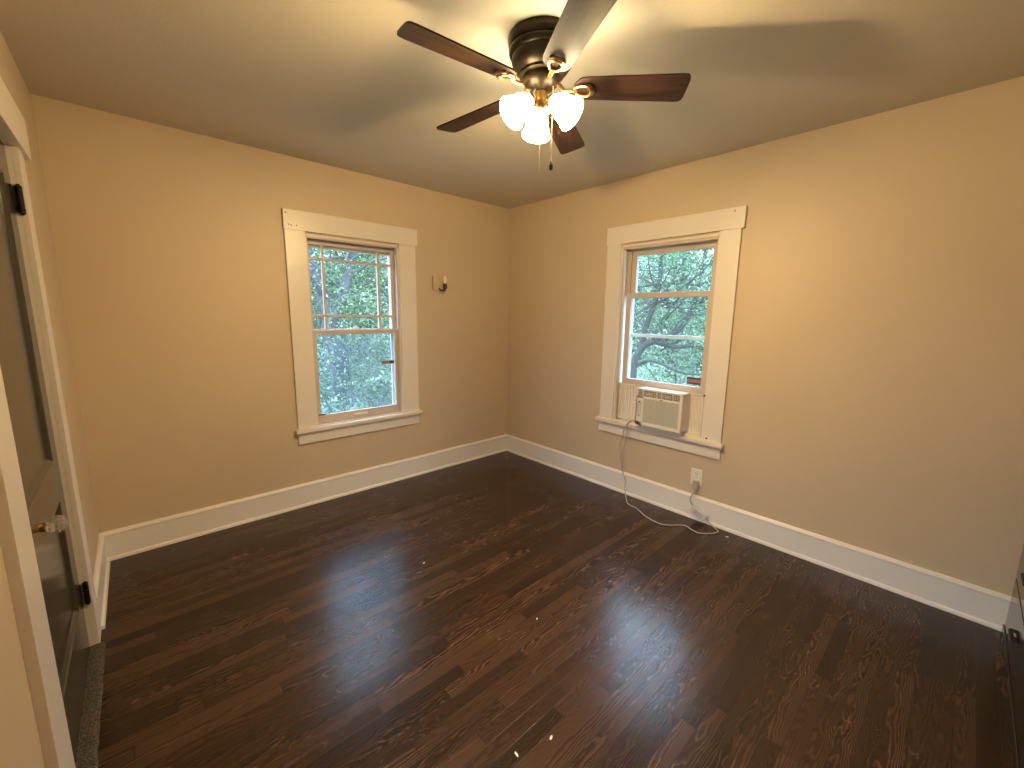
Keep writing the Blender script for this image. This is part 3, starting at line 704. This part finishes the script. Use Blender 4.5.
# ------------------------------------------------------------------ paint chips on the floor
chips = [((-1.621, -2.029), 'white paint chip alone in the middle of the floor'), ((-2.003, -2.466), 'white paint chip near the bottom of the view, right of the other chip'),
         ((-2.132, -2.427), 'white paint chip nearest the bottom edge of the view'), ((-1.788, -1.26), 'tiny white paint chip on the floor nearest the far baseboard'), ((-.108, -2.343), 'pale paint flake beside the end of the power cord')]
for i, ((x, y), lb) in enumerate(chips):
    bm = NB(); r = .0055 if i else .0045
    pts = [(r*(1+.35*rnd.random())*math.cos(t)*(1.5 if i > 0 else 1), r*(.6+.3*rnd.random())*math.sin(t)) for t in [k*math.pi/3.5+.2 for k in range(7)]]
    top = [bm.verts.new((px, py, .0022)) for px, py in pts]; bo = [bm.verts.new((px, py, .0001)) for px, py in pts]
    bm.faces.new(top); bm.faces.new(bo[::-1])
    for k in range(7): l = (k+1) % 7; bm.faces.new((top[k], bo[k], bo[l], top[l]))
    o = obj('paint_chip', bm, M_chip); o.location = (x, y, 0); o.rotation_euler[2] = rnd.random()*6; tag(o, lb, 'paint chip', 'paint chips on the floor')

# ------------------------------------------------------------------ outdoors
GZ = -0.95
bm = NB()
for i in range(24):
    for k in range(24):
        pass
g = [[bm.verts.new((-14+i*1.2, -14+k*1.2, GZ-.05*noise.noise(Vector((i*.4, k*.4, 0))))) for k in range(36)] for i in range(36)]
for i in range(35):
    for k in range(35):
        cx, cy = -14+(i+.5)*1.2, -14+(k+.5)*1.2
        if -3.8 < cx < 0 and -4 < cy < 0: continue
        bm.faces.new((g[i][k], g[i+1][k], g[i+1][k+1], g[i][k+1]))
tag(obj('ground_outside', bm, M_grass), 'grassy ground outside the windows', 'ground', kind='structure')

def leaves(center, radii, count, size, seed, clusters=90, spread=.28):
    r = random.Random(seed); bm_v = []; bm_f = []
    C = []
    for _ in range(clusters):
        while True:
            p = Vector((r.uniform(-1, 1), r.uniform(-1, 1), r.uniform(-1, 1)))
            if p.length <= 1: break
        C.append(Vector((center[0]+p.x*radii[0], center[1]+p.y*radii[1], center[2]+p.z*radii[2])))
    for _ in range(count):
        c = r.choice(C); p = c + Vector((r.gauss(0, spread), r.gauss(0, spread), r.gauss(0, spread*.8)))
        if p.z < GZ: p.z = GZ+.02
        if p.x < .35 and p.y < .35: continue
        d = Vector((r.gauss(0, 1), r.gauss(0, 1), r.gauss(0, .6)-.3)).normalized(); n = Vector((r.gauss(0, .6), r.gauss(0, .6), 1))
        s = d.cross(n).normalized(); L = size*r.uniform(.7, 1.3); w = L*.28
        m = d.cross(s)*L*.06
        i = len(bm_v)
        bm_v += [p, p+d*L*.5+s*w+m, p+d*L, p+d*L*.5-s*w+m]; bm_f.append((i, i+1, i+2, i+3))
    return bm_v, bm_f
def foliage(name, blobs, mat, parent, size, seed):
    V = []; Fc = []
    for k, (c, rad, n, cl, spd) in enumerate(blobs):
        v, f = leaves(c, rad, n, size, seed*31+k, cl, spd); o = len(V); V += v; Fc += [tuple(i+o for i in q) for q in f]
    me = bpy.data.meshes.new(name); me.from_pydata([tuple(v) for v in V], [], Fc); me.materials.append(mat)
    o = bpy.data.objects.new(name, me); COL.objects.link(o); o.parent = parent
    return o
def branchwork(paths, mat, parent, name='trunk'):
    bm = NB()
    for pts, r0, r1 in paths:
        c = catmull(pts, 5); n = len(c); tube(bm, c, [r0+(r1-r0)*i/(n-1) for i in range(n)], 8)
    return obj(name, bm, mat, parent, True)
def twigs(start, n, length, seed, dirs=(0, 0, .5)):
    r = random.Random(seed); out = []
    for _ in range(n):
        p = Vector(start)+Vector((r.uniform(-.2, .2), r.uniform(-.2, .2), r.uniform(-.3, .6))); d = (Vector((r.gauss(0, 1), r.gauss(0, 1), r.gauss(0, .7)))+Vector(dirs)).normalized(); pts = [p]
        for k in range(4):
            d = (d + Vector((r.gauss(0, .3), r.gauss(0, .3), r.gauss(0, .25)))).normalized(); pts.append(pts[-1]+d*length/4)
        out.append((pts, .016, .004))
    return out

# tree outside window_1
t = empty('leafy_tree', (-.55, 3.1, GZ)); tag(t, 'grey-trunked leafy tree just outside the divided-light window', 'tree', 'trees outside the windows')
INV = lambda o: Matrix.Translation(-Vector(o.location))
def shift(paths, o): return [([Vector(p)-Vector(o.location) for p in pts], a, b) for pts, a, b in paths]
def shiftb(blobs, o): return [((c[0]-o.location.x, c[1]-o.location.y, c[2]-o.location.z), r, n, cl, s) for c, r, n, cl, s in blobs]
def plant(root, paths, bark, blobs, lm, size, seed):
    branchwork(shift(paths, root), bark, root)
    V = []; Fc = []
    for k, (c, rad, n, cl, spd) in enumerate(blobs):
        v, f = leaves(c, rad, n, size, seed*31+k, cl, spd); o = len(V); V += [q-Vector(root.location) for q in v]; Fc += [tuple(i+o for i in q) for q in f]
    me = bpy.data.meshes.new('foliage'); me.from_pydata([tuple(v) for v in V], [], Fc); me.materials.append(lm)
    o = bpy.data.objects.new('foliage', me); COL.objects.link(o); o.parent = root
plant(t, [([(-.50, 3.15, GZ-.1), (-.55, 3.1, 0), (-.66, 3.1, .8), (-.70, 3.1, 1.35)], .19, .13), ([(-.70, 3.1, 1.3), (-.82, 3.15, 1.8), (-.98, 3.2, 2.5), (-1.2, 3.3, 3.6)], .10, .04),
          ([(-.70, 3.1, 1.25), (-.56, 3.0, 1.7), (-.38, 3.0, 2.25), (-.1, 3.0, 3.3)], .10, .04), ([(-.80, 3.1, 1.7), (-1.1, 2.9, 2.05), (-1.5, 2.8, 2.3)], .04, .012), ([(-.5, 3.0, 1.9), (-.2, 2.7, 2.2), (.3, 2.6, 2.3)], .03, .01),
          ([(-.62, 3.05, .5), (-.85, 2.8, .9), (-1.1, 2.6, 1.5), (-1.25, 2.5, 1.9)], .025, .008)] + twigs((-.5, 3.0, 1.9), 16, 1.3, 5) + twigs((-.3, 2.9, .9), 8, 1.0, 6),
      M_bark, [((.25, 3.5, 1.7), (1.3, 1.0, 1.5), 14000, 150, .16), ((-.9, 3.7, 2.4), (1.5, 1.1, 1.3), 9000, 110, .2), ((-.2, 3.6, 4.4), (1.8, 1.2, 1.0), 9000, 90, .22), ((-.9, 2.6, .5), (.6, .35, .8), 1500, 40, .10), ((-.35, 2.7, 1.0), (.55, .3, .9), 2200, 50, .10)], M_leafA, .052, 3)  # highest leaf blob: unseen crown added to weaken the sky reflection on the floor
t = empty('leafy_tree', (1.2, 6.4, GZ)); tag(t, 'taller leafy tree farther back beyond the divided-light window', 'tree', 'trees outside the windows')
plant(t, [([(1.2, 6.4, GZ-.1), (1.15, 6.4, .6), (1.3, 6.4, 2.0), (1.2, 6.5, 4.2)], .16, .07), ([(1.25, 6.4, 1.2), (.7, 6.3, 2.0), (.0, 6.2, 2.8)], .07, .02), ([(1.28, 6.4, 1.6), (1.9, 6.2, 2.4), (2.5, 6.0, 3.4)], .07, .02)] + twigs((1.2, 6.3, 2.0), 14, 1.8, 9),
      M_bark2, [((1.0, 6.9, 1.9), (2.9, 1.2, 2.6), 24000, 240, .28)], M_leafC, .13, 4)
t = empty('leafy_shrub', (-.1, 4.6, GZ)); tag(t, 'low leafy shrub behind the lower sash of the divided-light window', 'shrub', 'shrubs outside the windows')
plant(t, [([(-.1, 4.6, GZ-.05), (-.3, 4.6, -.2), (-.7, 4.5, .4)], .03, .01), ([(-.1, 4.6, GZ-.05), (.2, 4.6, -.2), (.5, 4.6, .4)], .03, .01), ([(-.1, 4.6, GZ-.05), (0, 4.5, .2), (-.1, 4.4, .7)], .03, .01)],
      M_bark2, [((0, 4.8, -.1), (1.8, .6, .75), 11000, 140, .2)], M_leafA, .06, 5)
t = empty('leafy_shrub', (-.75, 2.35, GZ)); tag(t, 'pale low branches of a shrub right under the divided-light window', 'shrub', 'shrubs outside the windows')
plant(t, [([(-.75, 2.35, GZ-.05), (-.85, 2.3, -.3), (-1.1, 2.2, .25), (-1.2, 2.1, .40)], .022, .006), ([(-.75, 2.35, GZ-.05), (-.6, 2.3, -.2), (-.3, 2.2, .35), (.0, 2.1, .75)], .022, .006), ([(-.75, 2.35, GZ-.05), (-.8, 2.2, 0), (-.9, 2.0, .8), (-1.1, 1.9, 1.2)], .016, .005)],
      M_bark, [((-1.0, 2.2, .05), (.40, .3, .22), 900, 26, .08), ((-.2, 2.2, .45), (.35, .25, .25), 500, 16, .07)], M_leafB, .085, 8)

# trees outside window_2
t = empty('leafy_tree', (3.5, .66, GZ)); tag(t, 'dark leaning tree with arching limbs outside the air conditioner window', 'tree', 'trees outside the windows')
plant(t, [([(3.55, .74, GZ-.1), (3.5, .68, 0), (3.5, .62, .35), (3.48, .58, .72), (3.5, .42, .98), (3.55, .20, 1.08)], .075, .05),
          ([(3.5, .50, .90), (3.5, .42, 1.3), (3.45, .25, 1.75), (3.4, .18, 2.3), (3.3, .3, 3.2)], .055, .025), ([(3.55, .22, 1.07), (3.6, -.1, 1.25), (3.65, -.3, 1.7), (3.6, -.42, 2.4), (3.5, -.5, 3.0)], .055, .02),
          ([(3.52, .3, 1.05), (3.6, -.05, .98), (3.7, -.35, 1.0), (3.8, -.75, .85), (3.9, -1.2, .7)], .045, .015), ([(3.5, .58, .60), (3.45, .35, .72), (3.4, .1, .72), (3.4, -.3, .60), (3.4, -.7, .62)], .035, .010),
          ([(3.45, .25, 1.75), (3.4, .0, 1.95), (3.4, -.3, 2.5)], .025, .008), ([(3.45, .3, 1.6), (3.5, .6, 1.9), (3.5, .9, 2.5)], .03, .01), ([(3.6, -.3, 1.7), (3.6, -.6, 1.8), (3.6, -.9, 2.3)], .025, .008)] + twigs((3.5, .1, 1.7), 22, 1.3, 12) + twigs((3.5, .1, 1.0), 8, 1.0, 13),
      M_bark2, [((3.9, 0, 2.2), (.8, 1.5, 1.0), 9000, 130, .16), ((4.3, -.1, 1.1), (.7, 1.4, .6), 4000, 90, .14)], M_leafB, .052, 6)
t = empty('leafy_tree', (7.6, 2.0, GZ)); tag(t, 'broad leafy tree farther back beyond the air conditioner window', 'tree', 'trees outside the windows')
plant(t, [([(7.6, 2.0, GZ-.1), (7.5, 1.9, .8), (7.6, 1.8, 2.2), (7.5, 1.8, 4.4)], .17, .07), ([(7.5, 1.9, 1.2), (7.4, 1.0, 2.0), (7.3, .2, 2.6)], .07, .02), ([(7.5, 1.9, 1.6), (7.4, 2.8, 2.4), (7.2, 3.6, 3.2)], .07, .02)] + twigs((7.5, 1.4, 2.0), 14, 1.8, 15),
      M_bark2, [((8.2, 1.2, 1.8), (1.2, 3.2, 2.6), 26000, 260, .28)], M_leafC, .13, 7)
t = empty('leafy_shrub', (5.6, .8, GZ)); tag(t, 'low leafy shrub behind the leaning tree of the air conditioner window', 'shrub', 'shrubs outside the windows')
plant(t, [([(5.6, .8, GZ-.05), (5.6, .5, -.2), (5.5, .1, .3)], .03, .01), ([(5.6, .8, GZ-.05), (5.6, 1.1, -.2), (5.6, 1.5, .3)], .03, .01), ([(5.6, .8, GZ-.05), (5.5, .8, .1), (5.4, .8, .5)], .03, .01)],
      M_bark2, [((5.9, .6, -.25), (.6, 2.2, .55), 10000, 130, .18)], M_leafA, .06, 10)
